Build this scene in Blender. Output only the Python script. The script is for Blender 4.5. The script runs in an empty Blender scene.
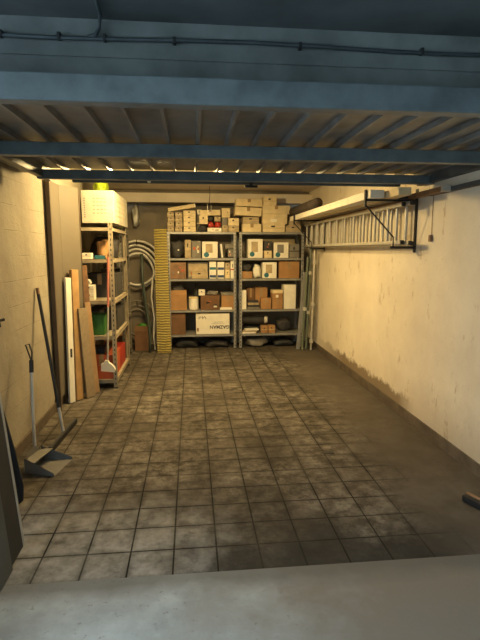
import bpy, bmesh, math, random
from mathutils import Vector, Matrix

# ------------------------------------------------------------------ camera
C = bpy.context.scene.collection
SC = bpy.context.scene
yaw, pitch = 0.10067, 0.14481
cd = bpy.data.cameras.new('camera'); cam = bpy.data.objects.new('camera', cd); C.objects.link(cam)
cd.sensor_fit = 'VERTICAL'; cd.sensor_height = 36.0; cd.sensor_width = 27.0
cd.lens = 36.0 * 480 / 640; cd.clip_start = 0.02
cam.location = (0, 0, 1.4); cam.rotation_euler = (math.pi/2 - pitch, 0, -yaw)
SC.camera = cam

# ------------------------------------------------------------------ light
w = bpy.data.worlds.new('world'); SC.world = w; w.use_nodes = True
bg = w.node_tree.nodes['Background']; bg.inputs[0].default_value = (0.62, 0.85, 1.0, 1); bg.inputs[1].default_value = 4.6

def area(name, loc, rot, sx, sy, power, col):
    l = bpy.data.lights.new(name, 'AREA'); l.shape = 'RECTANGLE'; l.size = sx; l.size_y = sy
    l.energy = power; l.color = col
    o = bpy.data.objects.new(name, l); C.objects.link(o); o.location = loc; o.rotation_euler = rot
    return o
WARM = (1.0, 0.72, 0.30)
area('ceiling_lamp_light', (0.30, 5.1, 2.12), (0, 0, 0), 0.07, 1.3, 44, WARM)
bl = bpy.data.lights.new('tube_lamp_light', 'POINT'); bl.energy = 104; bl.color = WARM; bl.shadow_soft_size = .06
blo = bpy.data.objects.new('tube_lamp_light', bl); C.objects.link(blo); blo.location = (-0.38, 4.50, 2.09)
SC.view_settings.view_transform = 'Standard'; SC.view_settings.look = 'None'
SC.view_settings.exposure = 0.0; SC.view_settings.gamma = 1.0; SC.view_settings.use_curve_mapping = False

# ------------------------------------------------------------------ materials
class NT:
    def __init__(s, name):
        s.m = bpy.data.materials.new(name); s.m.use_nodes = True
        s.t = s.m.node_tree; s.n = s.t.nodes; s.b = s.n['Principled BSDF']
        s.co = s.n.new('ShaderNodeTexCoord').outputs['Object']
    def link(s, a, b): s.t.links.new(a, b)
    def noise(s, scale, detail=3, rough=.55, stretch=None, off=(0,0,0)):
        mp = s.n.new('ShaderNodeMapping'); mp.inputs['Location'].default_value = off
        if stretch: mp.inputs['Scale'].default_value = stretch
        s.link(s.co, mp.inputs[0])
        n = s.n.new('ShaderNodeTexNoise'); n.inputs['Scale'].default_value = scale
        n.inputs['Detail'].default_value = detail; n.inputs['Roughness'].default_value = rough
        s.link(mp.outputs[0], n.inputs['Vector']); return n.outputs[0]
    def ramp(s, v, a, b, ca=0.0, cb=1.0):
        r = s.n.new('ShaderNodeMapRange'); r.inputs[1].default_value = a; r.inputs[2].default_value = b
        r.inputs[3].default_value = ca; r.inputs[4].default_value = cb; r.clamp = True
        s.link(v, r.inputs[0]); return r.outputs[0]
    def math(s, op, a, b=None):
        m = s.n.new('ShaderNodeMath'); m.operation = op
        for i, v in enumerate((a, b)):
            if v is None: continue
            if isinstance(v, (int, float)): m.inputs[i].default_value = v
            else: s.link(v, m.inputs[i])
        return m.outputs[0]
    def mix(s, f, a, b):
        m = s.n.new('ShaderNodeMix'); m.data_type = 'RGBA'
        if isinstance(f, (int, float)): m.inputs[0].default_value = f
        else: s.link(f, m.inputs[0])
        for i, v in ((6, a), (7, b)):
            if isinstance(v, tuple): m.inputs[i].default_value = (v[0], v[1], v[2], 1)
            else: s.link(v, m.inputs[i])
        return m.outputs[2]
    def xyz(s):
        x = s.n.new('ShaderNodeSeparateXYZ'); s.link(s.co, x.inputs[0]); return x.outputs
    def bump(s, h, strength=.3, dist=.01):
        b = s.n.new('ShaderNodeBump'); b.inputs['Strength'].default_value = strength; b.inputs['Distance'].default_value = dist
        s.link(h, b.inputs['Height']); s.link(b.outputs[0], s.b.inputs['Normal'])
    def col(s, v):
        if isinstance(v, tuple): s.b.inputs['Base Color'].default_value = (v[0], v[1], v[2], 1)
        else: s.link(v, s.b.inputs['Base Color'])

_mats = {}
def M(name, col, rough=.6, metal=0., var=.15, scale=9, bump=.0, dark=None):
    """plain painted / card / plastic surface with a little mottling"""
    if name in _mats: return _mats[name]
    t = NT(name); c2 = dark or tuple(c*(1-var*1.6) for c in col)
    n = t.noise(scale, 4)
    t.col(t.mix(t.ramp(n, .35, .7), tuple(col), tuple(c2)))
    t.b.inputs['Roughness'].default_value = rough; t.b.inputs['Metallic'].default_value = metal
    if bump: t.bump(t.noise(scale*6, 3), bump, .004)
    _mats[name] = t.m; return t.m

# floor tiles ------------------------------------------------------
t = NT('old_floor_tiles')
mp = t.n.new('ShaderNodeMapping'); mp.inputs['Location'].default_value = (0.1, -0.02, 0); t.link(t.co, mp.inputs[0])
br = t.n.new('ShaderNodeTexBrick'); br.offset = 0; br.squash = 1
br.inputs['Scale'].default_value = 1; br.inputs['Brick Width'].default_value = .2; br.inputs['Row Height'].default_value = .19
br.inputs['Mortar Size'].default_value = .0046; br.inputs['Mortar Smooth'].default_value = .3; br.inputs['Bias'].default_value = 0
br.inputs['Color1'].default_value = (0,0,0,1); br.inputs['Color2'].default_value = (1,1,1,1); br.inputs['Mortar'].default_value = (.5,.5,.5,1)
t.link(mp.outputs[0], br.inputs['Vector'])
X = t.xyz()
base = t.mix(t.ramp(br.outputs['Color'], 0, 1), (.050,.041,.032), (.090,.075,.060))
blot = t.ramp(t.noise(11, 8, .72), .42, .62)
c = t.mix(t.math('MULTIPLY', blot, t.ramp(t.noise(2.0, 3, off=(4,4,0)), .35, .6, .45, 1)), base, (.205,.182,.152))
fine = t.ramp(t.noise(38, 6, .7), .52, .66)
c = t.mix(t.math('MULTIPLY', fine, .5), c, (.04,.033,.026))
dark = t.ramp(t.noise(1.6, 5, .6, off=(3,1,0)), .45, .62)
c = t.mix(t.math('MULTIPLY', dark, .6), c, (.028,.022,.016))
# wet-looking stain behind the threshold
nz = t.noise(3.2, 4, .6, off=(7,2,0))
yy = t.math('ADD', X[1], t.math('MULTIPLY', nz, .7))
st = t.math('MULTIPLY', t.ramp(yy, 2.65, 2.40), t.ramp(t.math('ADD', X[0], t.math('MULTIPLY', nz, .5)), .0, .22))
c = t.mix(t.math('MULTIPLY', st, .85), c, (.024,.022,.020))
# pool of daylight at the left front, painted into the tile colour
daylight_pool = t.math('MULTIPLY', t.ramp(t.math('ADD', X[0], t.math('MULTIPLY', t.noise(2.6, 5, .6, off=(6,1,0)), 1.0)), .72, .30), t.ramp(t.math('ADD', X[1], t.math('MULTIPLY', t.noise(3, 5, .6), .8)), 3.1, 2.65))
c = t.mix(t.math('MULTIPLY', daylight_pool, t.ramp(t.noise(10, 7, .7, off=(1,1,0)), .34, .62, .15, .85)), c, (.34,.33,.31))
# dusty worn strip along the right wall
dust = t.ramp(t.math('ADD', X[0], t.math('MULTIPLY', t.noise(2.5, 4, off=(1,5,0)), .5)), 1.30, 1.62)
c = t.mix(t.math('MULTIPLY', dust, .85), c, t.mix(t.ramp(t.noise(5,5), .4,.65), (.080,.066,.052), (.115,.097,.078)))
gv = t.math('MULTIPLY', br.outputs['Fac'], t.ramp(dust, 0, .8, 1, .06))
gv = t.math('MULTIPLY', gv, t.ramp(t.noise(2.2, 3, off=(9,9,0)), .34, .56, .5, 1))
b2 = t.n.new('ShaderNodeTexBrick'); b2.offset = 0; b2.squash = 1; b2.inputs['Scale'].default_value = 1
b2.inputs['Brick Width'].default_value = .2; b2.inputs['Row Height'].default_value = .19
b2.inputs['Mortar Size'].default_value = .035; b2.inputs['Mortar Smooth'].default_value = 1
t.link(mp.outputs[0], b2.inputs['Vector'])
rim = t.math('MULTIPLY', t.math('MULTIPLY', b2.outputs['Fac'], t.ramp(dust, 0, .8, 1, 0)), t.ramp(t.noise(9, 5), .35, .6, .3, .9))
c = t.mix(t.math('MULTIPLY', rim, .55), c, (.030,.024,.018))
c = t.mix(gv, c, (.009,.008,.006))
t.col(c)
t.link(t.ramp(t.noise(5, 5), .3, .7, .70, .95), t.b.inputs['Roughness']); t.b.inputs['Specular IOR Level'].default_value = .2
hgt = t.math('SUBTRACT', t.math('MULTIPLY', t.noise(14, 5), .35), t.math('MULTIPLY', gv, 1.0))
t.bump(hgt, .25, .004)
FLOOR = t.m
t = NT('grey_concrete_slab')
c = t.mix(t.ramp(t.noise(2.2, 6, .65), .38, .66), (.43,.47,.49), (.25,.27,.275))
c = t.mix(t.ramp(t.noise(30, 4, .7), .60, .74), c, (.17,.165,.155))
X = t.xyz()
c = t.mix(t.ramp(t.math('ADD', X[0], t.math('MULTIPLY', t.noise(1.8, 5, .65, off=(4,2,0)), 1.2)), .55, 1.15), c, (.19,.165,.135))  # daylight fading from left to right, put into the slab colour
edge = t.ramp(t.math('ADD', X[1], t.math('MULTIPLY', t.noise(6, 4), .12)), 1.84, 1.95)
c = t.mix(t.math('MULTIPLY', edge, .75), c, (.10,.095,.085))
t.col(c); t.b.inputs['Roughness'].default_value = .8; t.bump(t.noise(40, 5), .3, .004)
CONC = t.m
# painted walls ----------------------------------------------------
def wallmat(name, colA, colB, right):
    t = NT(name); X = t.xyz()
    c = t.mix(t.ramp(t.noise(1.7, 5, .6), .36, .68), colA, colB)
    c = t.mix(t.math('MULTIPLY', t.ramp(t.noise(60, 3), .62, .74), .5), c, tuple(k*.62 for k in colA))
    if right:
        # rusty drips and scuffs
        sc = t.math('MULTIPLY', t.ramp(t.noise(12, 6, .75, stretch=(1,.8,.40), off=(2,0,4)), .575, .64),
                    t.ramp(t.noise(1.5, 2, off=(5,3,1)), .42, .55))
        c = t.mix(t.math('MULTIPLY', sc, .6), c, (.36,.25,.14))
        # damp patch just above the skirting
        n = t.noise(5.5, 6, .75, off=(0,4,2))
        zz = t.math('SUBTRACT', X[2], t.math('MULTIPLY', t.math('SUBTRACT', n, .5), .26))
        m = t.math('MULTIPLY', t.ramp(zz, .205, .165), t.math('MULTIPLY', t.ramp(X[1], 3.55, 3.85), t.ramp(X[1], 6.6, 5.4)))
        c = t.mix(t.math('MULTIPLY', m, .95), c, (.19,.135,.08))
        m2 = t.math('MULTIPLY', t.ramp(zz, .42, .10), t.ramp(X[1], 4.2, 3.2))
        c = t.mix(t.math('MULTIPLY', m2, .55), c, (.34,.27,.185))
        t.bump(t.noise(22, 5), .25, .006)
    else:
        # shallow board marks running along the wall
        mp = t.n.new('ShaderNodeMapping'); mp.inputs['Rotation'].default_value = (math.pi/2, 0, math.pi/2); t.link(t.co, mp.inputs[0])
        cx = t.n.new('ShaderNodeCombineXYZ'); t.link(X[1], cx.inputs[0]); t.link(X[2], cx.inputs[1])
        b = t.n.new('ShaderNodeTexBrick'); b.offset = .45; b.inputs['Scale'].default_value = 1
        b.inputs['Brick Width'].default_value = 2.6; b.inputs['Row Height'].default_value = .17; b.inputs['Mortar Size'].default_value = .0035
        b.inputs['Mortar Smooth'].default_value = .8; t.link(cx.outputs[0], b.inputs['Vector'])
        g = t.math('MULTIPLY', b.outputs['Fac'], t.ramp(t.noise(3.1, 4), .46, .60))
        c = t.mix(t.math('MULTIPLY', g, .32), c, tuple(k*.6 for k in colA))
        sc = t.ramp(t.noise(11, 5, .7, stretch=(1,.5,1), off=(2,0,4)), .66, .70)
        c = t.mix(t.math('MULTIPLY', sc, .6), c, (.30,.20,.12))
        t.bump(t.math('SUBTRACT', t.noise(14, 6, .65), t.math('MULTIPLY', g, .5)), .6, .012)
    t.col(c); t.b.inputs['Roughness'].default_value = .85
    return t.m
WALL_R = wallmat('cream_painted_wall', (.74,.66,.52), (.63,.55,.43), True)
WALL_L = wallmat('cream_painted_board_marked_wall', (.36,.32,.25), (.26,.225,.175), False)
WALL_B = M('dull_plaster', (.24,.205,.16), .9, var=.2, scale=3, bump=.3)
CEIL = M('ceiling_plaster', (.74,.66,.53), .9, var=.12, scale=2.5, bump=.2)
SKIRT = M('brown_tile_skirting', (.13,.098,.07), .7, var=.3, scale=8)
LINTEL = M('painted_concrete_lintel', (.25,.265,.255), .8, var=.25, scale=5, bump=.3)
SOFFIT = M('old_concrete_soffit', (.155,.165,.165), .9, var=.35, scale=2.2, bump=.4)
BLUE = M('blue_grey_painted_steel', (.145,.168,.172), .45, var=.25, scale=10)
BLUED = M('dark_blue_grey_steel', (.075,.09,.097), .45, var=.25, scale=10)
SHEET = M('galvanised_sheet', (.23,.225,.215), .45, .25, var=.3, scale=5)
METAL = M('zinc_grey_shelving', (.33,.32,.295), .45, .35, var=.15, scale=12)
SLOT = M('black_plastic', (.012,.012,.013), .5)
DARKG = M('dark_grey_rubber', (.03,.03,.031), .7)
ALU = M('dull_aluminium', (.58,.55,.48), .4, .35, var=.12, scale=14)
BEIGE = M('beige_laminate', (.135,.115,.088), .6, var=.08, scale=2)
TRIM = M('dark_brown_edge', (.10,.07,.045), .6)
KRAFT = M('kraft_cardboard', (.38,.205,.085), .85, var=.14, scale=8)
KRAFTD = M('dark_kraft_cardboard', (.17,.085,.04), .85, var=.2, scale=8)
CREAM = M('cream_cardboard', (.74,.60,.36), .8, var=.14, scale=9)
CREAMD = M('grubby_cream_cardboard', (.47,.37,.23), .85, var=.25, scale=9)
WHITE = M('white_card', (.80,.75,.63), .7, var=.08, scale=9)
WHITEP = M('white_plastic', (.75,.72,.63), .45, var=.05)
TAPE = M('brown_packing_tape', (.34,.22,.10), .35)
TAPEC = M('cream_tape', (.58,.44,.22), .35)
INK = M('dark_ink', (.03,.028,.03), .7)
GREY = M('grey_card', (.22,.20,.17), .8, var=.2)
DARK = M('dark_box_card', (.045,.042,.042), .75, var=.3)
TEAL = M('teal_print', (.02,.14,.19), .6)
NAVY = M('navy_print', (.02,.05,.16), .6)
RED = M('red_plastic', (.42,.035,.02), .45)
REDK = M('orange_red_card', (.50,.10,.035), .7)
GREEN = M('green_plastic', (.05,.20,.03), .5)
LIME = M('lime_green_plastic', (.42,.58,.03), .5)
PINE = M('pine_wood', (.46,.27,.11), .6, var=.25, scale=6)
WOODB = M('beige_chipboard', (.27,.205,.13), .7, var=.12, scale=30)
BROWNW = M('brown_wood', (.27,.145,.07), .6, var=.25, scale=12)
GREYP = M('grey_painted_board', (.085,.095,.098), .6, var=.15, scale=4)
WGREY = M('light_grey_edge', (.42,.42,.40), .6, var=.15, scale=8)
HOSE = M('white_grey_conduit', (.78,.76,.70), .5)
HOSED = M('dark_green_hose', (.035,.05,.04), .5)
YEL = None
t = NT('yellow_dimpled_plastic')
wv = t.n.new('ShaderNodeTexWave'); wv.inputs['Scale'].default_value = 9; wv.inputs['Distortion'].default_value = 2.5
wv.bands_direction = 'Z'; t.link(t.co, wv.inputs[0])
t.col(t.mix(t.ramp(wv.outputs[0], .45, .75), (.36,.28,.045), (.14,.105,.025))); t.b.inputs['Roughness'].default_value = .5
t.bump(wv.outputs[0], .6, .008); YEL = t.m
t = NT('lamp_tube_glow'); t.b.inputs['Emission Color'].default_value = (1,.72,.38,1); t.b.inputs['Emission Strength'].default_value = 6; GLOW = t.m

# ------------------------------------------------------------------ mesh helpers
def bx(bm, x0, x1, y0, y1, z0, z1, mat=None, bev=0):
    r = bmesh.ops.create_cube(bm, size=1.0)
    for v in r['verts']:
        v.co = Vector(((x0+x1)/2 + v.co.x*(x1-x0), (y0+y1)/2 + v.co.y*(y1-y0), (z0+z1)/2 + v.co.z*(z1-z0)))
    if mat is not None:
        for v in r['verts']: v.co = mat @ v.co
    if bev:
        es = list({e for v in r['verts'] for e in v.link_edges})
        bmesh.ops.bevel(bm, geom=es, offset=bev, segments=2, affect='EDGES', profile=.5)
    return bm
def tube(bm, pts, r, n=8, closed=False):
    pts = [Vector(p) for p in pts]; rings = []
    N = len(pts); prev = None
    for i, p in enumerate(pts):
        a = pts[(i-1) % N] if (closed or i) else p; b = pts[(i+1) % N] if (closed or i < N-1) else p
        d = (b-a).normalized()
        u = (prev - d*prev.dot(d)) if prev is not None else d.orthogonal()
        u.normalize(); v = d.cross(u); prev = u
        rr = r[i] if isinstance(r, (list, tuple)) else r
        rings.append([bm.verts.new(p + (u*math.cos(2*math.pi*k/n) + v*math.sin(2*math.pi*k/n))*rr) for k in range(n)])
    for i in range(N if closed else N-1):
        A, B = rings[i], rings[(i+1) % N]
        for k in range(n): bm.faces.new((A[k], A[(k+1)%n], B[(k+1)%n], B[k]))
    if not closed:
        bm.faces.new(rings[0][::-1]); bm.faces.new(rings[-1])
    return bm
def lathe(bm, prof, n=20, c=(0,0,0)):
    rings = []
    for r, z in prof:
        rings.append([bm.verts.new((c[0]+max(r,.0005)*math.cos(2*math.pi*k/n), c[1]+max(r,.0005)*math.sin(2*math.pi*k/n), c[2]+z)) for k in range(n)])
    for A, B in zip(rings, rings[1:]):
        for k in range(n): bm.faces.new((A[k], A[(k+1)%n], B[(k+1)%n], B[k]))
    bm.faces.new(rings[0][::-1]); bm.faces.new(rings[-1]); return bm
def prism(bm, poly, y0, y1):
    """polygon in xz extruded along y"""
    a = [bm.verts.new((x, y0, z)) for x, z in poly]; b = [bm.verts.new((x, y1, z)) for x, z in poly]
    n = len(poly); bm.faces.new(a); bm.faces.new(b[::-1])
    for i in range(n): bm.faces.new((a[i], b[i], b[(i+1)%n], a[(i+1)%n]))
    return bm
def obj(name, bm, m, parent=None, loc=(0,0,0), rot=(0,0,0), smooth=False):
    bmesh.ops.recalc_face_normals(bm, faces=bm.faces)
    me = bpy.data.meshes.new(name); bm.to_mesh(me); bm.free(); me.materials.append(m)
    if smooth:
        for p in me.polygons: p.use_smooth = True
    o = bpy.data.objects.new(name, me); C.objects.link(o); o.location = loc; o.rotation_euler = rot
    if parent: o.parent = parent
    return o
NB = lambda: bmesh.new()
def B(*a, **k): return bx(NB(), *a, **k)
def tag(o, label, cat, group=None):
    o['label'] = label; o['category'] = cat
    if group: o['group'] = group
    return o
def thing(name, label, cat, loc=(0,0,0), rz=0, group=None, rot=None):
    o = bpy.data.objects.new(name, None); C.objects.link(o); o.empty_display_size = .1
    o.location = loc; o.rotation_euler = rot if rot else (0,0,rz); return tag(o, label, cat, group)
def struct(name, bm, m):
    o = obj(name, bm, m); o['kind'] = 'structure'; return o

# ------------------------------------------------------------------ setting
XL, XR, YB, YT = -1.20, 1.765, 7.20, 1.93
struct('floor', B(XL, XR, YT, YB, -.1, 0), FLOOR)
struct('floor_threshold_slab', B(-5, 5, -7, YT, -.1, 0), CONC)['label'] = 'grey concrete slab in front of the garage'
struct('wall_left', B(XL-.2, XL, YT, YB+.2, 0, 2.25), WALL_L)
struct('wall_right', B(XR, XR+.2, YT, YB+.2, 0, 2.25), WALL_R)
bm = NB(); bx(bm, XL, XR, YB, YB+.4, 0, 1.93); bx(bm, XL, XR, YB+.35, YB+.4, 1.93, 2.25); bx(bm, XL, XR, YB, YB+.2, 2.2, 2.25)
struct('wall_back', bm, WALL_B)
struct('trim_1', B(XL, XR, YB-.16, YB+.2, 2.07, 2.20, bev=.004), CEIL)
struct('ceiling', B(XL-.2, XR+.2, YT, YB+.4, 2.25, 2.4), CEIL)
struct('wall_front_left', B(-5, XL-.2, YT, YT+.2, 0, 2.4), LINTEL)
struct('wall_front_right', B(XR+.2, 5, YT, YT+.2, 0, 2.4), LINTEL)
bm = NB(); bx(bm, XL-.2, XR+.2, YT-.01, YT+.18, 2.01, 2.098, bev=.003); bx(bm, XL-.2, XR+.2, YT-.008, YT+.18, 2.0995, 2.25, bev=.003)
struct('trim_2', bm, LINTEL)
bm = NB(); bx(bm, -5, 5, 0.45, YT, 2.228, 2.4); bx(bm, .5, 5, -7, .449, 2.228, 2.4)  # deep right-hand part is unseen, shaped to let daylight in on the left
struct('ceiling_outside', bm, SOFFIT)
struct('baseboard_right', B(XR-.012, XR, YT, YB, 0, .085, bev=.003), SKIRT)
struct('baseboard_left', B(XL, XL+.012, YT, YB, 0, .085, bev=.003), SKIRT)

struct('wall_daylight_block_right', B(2.6, 2.8, -7, YT, 0, 2.5), LINTEL)  # unseen wall added to block daylight from the right

struct('wall_daylight_block_rear', B(-9, 2.6, -6.4, -6.2, 0, 3.2), LINTEL)  # unseen wall added to keep low sky light off the garage back

# conduit along the lintel
c = thing('conduit_pipe', 'thin grey cable conduit clipped along the top of the concrete lintel', 'pipe', (0, YT-.022, 2.160))
pts = [(-3 + i*.25, 0, .006*math.sin(i*1.1)) for i in range(22)]
obj('pipe', tube(NB(), pts, .008, 8), BLUED, c)
obj('branch_pipe', tube(NB(), [(-.36, .0, .0), (-.33, -.004, .01), (-.318, -.004, .03), (-.315, -.01, .052), (-.305, -.04, .058), (-.30, -.15, .058), (-.285, -.9, .058)], .007, 8), BLUED, c)
for x in (-.66, -.46, -.30, -.05, .42, .9): obj('pipe_clip', B(x-.006, x+.006, -.010, .012, -.012, .012, bev=.002), DARKG, c)

# ------------------------------------------------------------------ overhead door
dx0, dx1, dz = -1.01, 1.75, 1.87
d = thing('overhead_garage_door', 'blue-grey up-and-over garage door swung open flat overhead with ribbed metal sheet', 'garage door', (0, 1.62, dz))
obj('front_beam', B(dx0, dx1, .04, .10, 0, .085, bev=.004), BLUE, d)
obj('cross_beam', B(dx0, dx1, .965, 1.02, 0, .066, bev=.003), BLUE, d)
obj('cross_beam', B(dx0, dx1, 1.78, 1.83, 0, .060, bev=.003), BLUE, d)
obj('rear_beam', B(dx0+.2, dx1-.2, 1.90, 1.93, -.005, .03, bev=.002), BLUED, d)
for x in (dx0, dx1-.04): obj('side_rail', B(x, x+.04, .10, 1.98, .01, .12, bev=.003), BLUED, d)
bm = NB(); prof = []; x = dx0+.02
while x < dx1-.05:
    prof += [(x, .098), (x+.122, .098), (x+.126, .072), (x+.140, .072), (x+.144, .098)]; x += .15
th = [(a, b+.004) for a, b in prof][::-1]
prism(bm, prof+th, .1, 1.98); obj('corrugated_sheet', bm, SHEET, d)
obj('spring_housing', B(-1.195, dx0-.002, .34, 2.1, .083, .12, bev=.003), BLUED, d)
lk = obj('lock_handle', tube(NB(), [(.43, 1.85, .05), (.43, 1.85, -.02)], .012, 10), SLOT, d)
tube_bm = tube(NB(), [(.385, 1.85, -.025), (.475, 1.85, -.025)], .009, 8); obj('lock_bar', tube_bm, SLOT, lk)
obj('knob', lathe(NB(), [(.006,0),(.012,.004),(.013,.012),(.006,.02)], 12), WHITEP, d, loc=(-.285, 1.90, .005), rot=(math.pi/2, 0, 0))
obj('latch_rod', tube(NB(), [(-.9, 1.86, .012), (1.4, 1.86, .012)], .006, 8), BLUED, d)
for x in (dx0-.05, dx1+.0):  # lifting arms
    obj('side_arm', B(x-.006 if x<0 else x-.006, x+.006, .35, 1.5, .03, .06), BLUED, d)

gr = thing('guide_rail', 'dark narrow door guide rail running along the upper right wall', 'rail', (XR, 1.95, 1.79))
obj('rail', B(-.03, 0, 0, 1.5, 0, .022, bev=.002), TRIM, gr); obj('rail_lip', B(-.034, -.028, 0, 1.5, .004, .03), BLUED, gr)
# ceiling lamp hidden above the door line
L = thing('ceiling_lamp', 'long tube lamp on the garage ceiling', 'lamp', (.30, 5.1, 2.25))
obj('housing', B(-.05, .05, -.66, .66, -.06, 0, bev=.006), WHITEP, L)
obj('tube', tube(NB(), [(0,-.62,-.08),(0,.62,-.08)], .014, 10), GLOW, L)
L = thing('ceiling_lamp', 'small round lamp on the ceiling above the left shelving', 'lamp', (-.38, 4.50, 2.25))
obj('base', lathe(NB(), [(.07,0),(.07,-.02),(.05,-.03)], 20), WHITEP, L)
obj('bulb', lathe(NB(), [(.012,-.03),(.03,-.045),(.034,-.07),(.02,-.095)], 16), GLOW, L)

# ------------------------------------------------------------------ shelving
def angle_post(bm, x, y, h, sx, sy, wdt=.038, th=.003):
    bx(bm, min(x, x+sx*wdt), max(x, x+sx*wdt), min(y, y+sy*th), max(y, y+sy*th), 0, h)
    bx(bm, min(x, x+sx*th), max(x, x+sx*th), min(y, y+sy*wdt), max(y, y+sy*wdt), 0, h)
    return bm
def shelf_unit(loc, W, D, H, levels, label, m, name='shelving_unit', lip=.03, group=None):
    s = thing(name, label, 'shelving unit', loc, 0, group)
    for x, sx in ((0, 1), (W, -1)):
        for y, sy in ((0, 1), (D, -1)):
            p = obj('post', angle_post(NB(), x, y, H, sx, sy), m, s)
            obj('foot', B(x-.002 if sx>0 else x-.040, x+.040 if sx>0 else x+.002, y-.002 if sy>0 else y-.040, y+.040 if sy>0 else y+.002, 0, .012), DARKG, p)
            if y == 0:
                hb = NB(); prv = None; cxx = x+sx*.017
                for k in range(int(H/.05)):
                    for zz, hw in ((.04+k*.05, .0004), (.0402+k*.05, .005), (.062+k*.05, .005), (.0622+k*.05, .0004)):
                        cur = (hb.verts.new((cxx-hw, y-.0008, zz)), hb.verts.new((cxx+hw, y-.0008, zz)))
                        if prv: hb.faces.new((prv[0], prv[1], cur[1], cur[0]))
                        prv = cur
                obj('slot_row', hb, DARKG, p)
    for z in levels:
        b = NB(); e = .004
        bx(b, e, W-e, e, D-e, z-.003, z)
        bx(b, e, W-e, e, e+.002, z-lip, z); bx(b, e, W-e, D-e-.002, D-e, z-lip, z)
        bx(b, e, e+.002, e, D-e, z-lip, z); bx(b, W-e-.002, W-e, e, D-e, z-lip, z)
        obj('shelf', b, m, s)
    return s
SF, SD = 6.72, .40
LV = [.215, .562, 1.002, 1.289, 1.648]
shelf_unit((-0.327, SF, 0), .955, SD, 1.646, LV, 'grey metal shelving unit at the back wall beside the yellow strips, holding the lettered carton', METAL, group=None)
shelf_unit((-0.327+.995, SF, 0), .92, SD, 1.646, LV, 'grey metal shelving unit at the back wall nearest the right corner, holding plain brown cartons', METAL)

# ------------------------------------------------------------------ cartons
random.seed(4)
def carton(x0, x1, z, h, y, dep, m, label, style='plain', cat='box', rz=0, group=None, name='cardboard_box', ry=0, acc=None):
    """x0..x1 width, z bottom, h height, y front plane, dep depth"""
    W = x1-x0
    if not group:
        group = ('boxes on the left wall shelving' if x1 < -.5 and z < 1.6 and y < 6.6 else 'boxes on top of the metal shelving' if z > 1.64 and y > 6.6 else
                 'boxes on the shelves of the left metal unit' if x1 < .66 and y > 6.66 and x0 > -.4 else 'boxes on the shelves of the right metal unit' if y > 6.66 and x0 > .6 else None)
    c = thing(name, label, cat, ((x0+x1)/2, y+dep/2, z+.001), 0, group, rot=(0, ry, rz))
    w2, d2 = W/2-.001, dep/2
    bv = min(.003, W*.04, h*.06)
    if style == 'lid':
        obj('body', B(-w2+.003, w2-.003, -d2+.003, d2-.003, 0, h*.97, bev=bv), m, c)
        obj('lid', B(-w2, w2, -d2, d2, h*.68, h, bev=bv), acc or m, c)
        obj('label_sticker', B(-w2*.35, w2*.15, -d2-.001, -d2+.002, h*.20, h*.50), WHITE, c)
    elif style == 'open':
        b = NB(); th = .004
        bx(b, -w2, w2, -d2, d2, 0, th); bx(b, -w2, w2, -d2, -d2+th, th, h); bx(b, -w2, w2, d2-th, d2, th, h)
        bx(b, -w2, -w2+th, -d2+th, d2-th, th, h); bx(b, w2-th, w2, -d2+th, d2-th, th, h)
        obj('body', b, m, c)
        for s in (-1, 1):
            mt = Matrix.Translation((0, s*d2, h)) @ Matrix.Rotation(s*math.radians(12 if s < 0 else -25), 4, 'X')
            obj('flap', B(-w2, w2, -.002, .002, 0, min(dep*.35, .07), mat=mt), m, c)
    else:
        obj('body', B(-w2, w2, -d2, d2, 0, h, bev=bv), m, c)
        if style == 'tape':
            tw = min(.022, W*.12)
            tb = NB(); bx(tb, -tw, tw, -d2-.0008, -d2, h*.55, h+.0008); bx(tb, -tw, tw, -d2-.0008, d2, h-.001, h+.0008)
            obj('packing_tape', tb, TAPE, c)
            obj('flap_seam', B(-w2, w2, -.001, .001, h-.001, h+.0012), TRIM, c)
        elif style == 'shoe':     # small part drawers / flat cartons with end print
            obj('end_seam', B(-w2*.98, w2*.98, -d2-.0008, -d2+.001, h*.46, h*.53), acc or TAPEC, c)
            obj('print_mark', B(-w2*.25, w2*.1, -d2-.001, -d2+.001, h*.60, h*.80), INK, c)
        elif style == 'picture':  # product box with a printed picture and a round emblem
            pb = NB(); obj('printed_panel', bx(pb, -w2*.55, w2*.35, -d2-.001, -d2+.001, h*.32, h*.86), acc or GREY, c)
            pm = NB(); lathe(pm, [(min(w2,h/2)*.34, 0), (min(w2,h/2)*.34, .002)], 18)
            o = obj('round_emblem', pm, TEAL, c, loc=(-w2*.45, -d2-.0004, h*.2), rot=(math.pi/2, 0, 0))
        elif style == 'stripes':
            for k, mm in enumerate((NAVY, WHITEP, acc or TEAL, WHITEP)):
                obj('printed_band', B(-w2*.92, w2*.92, -d2-.001, -d2+.001, h*(.06+.235*k), h*(.06+.235*k+.15)), mm, c)
        elif style == 'photo':    # dark photo printed over most of the front
            obj('printed_panel', B(-w2*.9, w2*.9, -d2-.001, -d2+.001, h*.12, h*.9), acc or BROWNW, c)
            r = random.Random(int(abs(x0)*1000))
            for k in range(5):
                a = r.uniform(-.8,.5)*w2; zz = r.uniform(.15,.7)*h
                obj('printed_shape', B(a, a+w2*r.uniform(.15,.45), -d2-.0016, -d2, zz, zz+h*r.uniform(.08,.2)), r.choice([CREAM, INK, REDK, WHITE, GREY]), c)
    return c
FY = SF+.03
T4, T3, T2, T1, T0 = LV[4], LV[3], LV[2], LV[1], LV[0]

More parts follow.
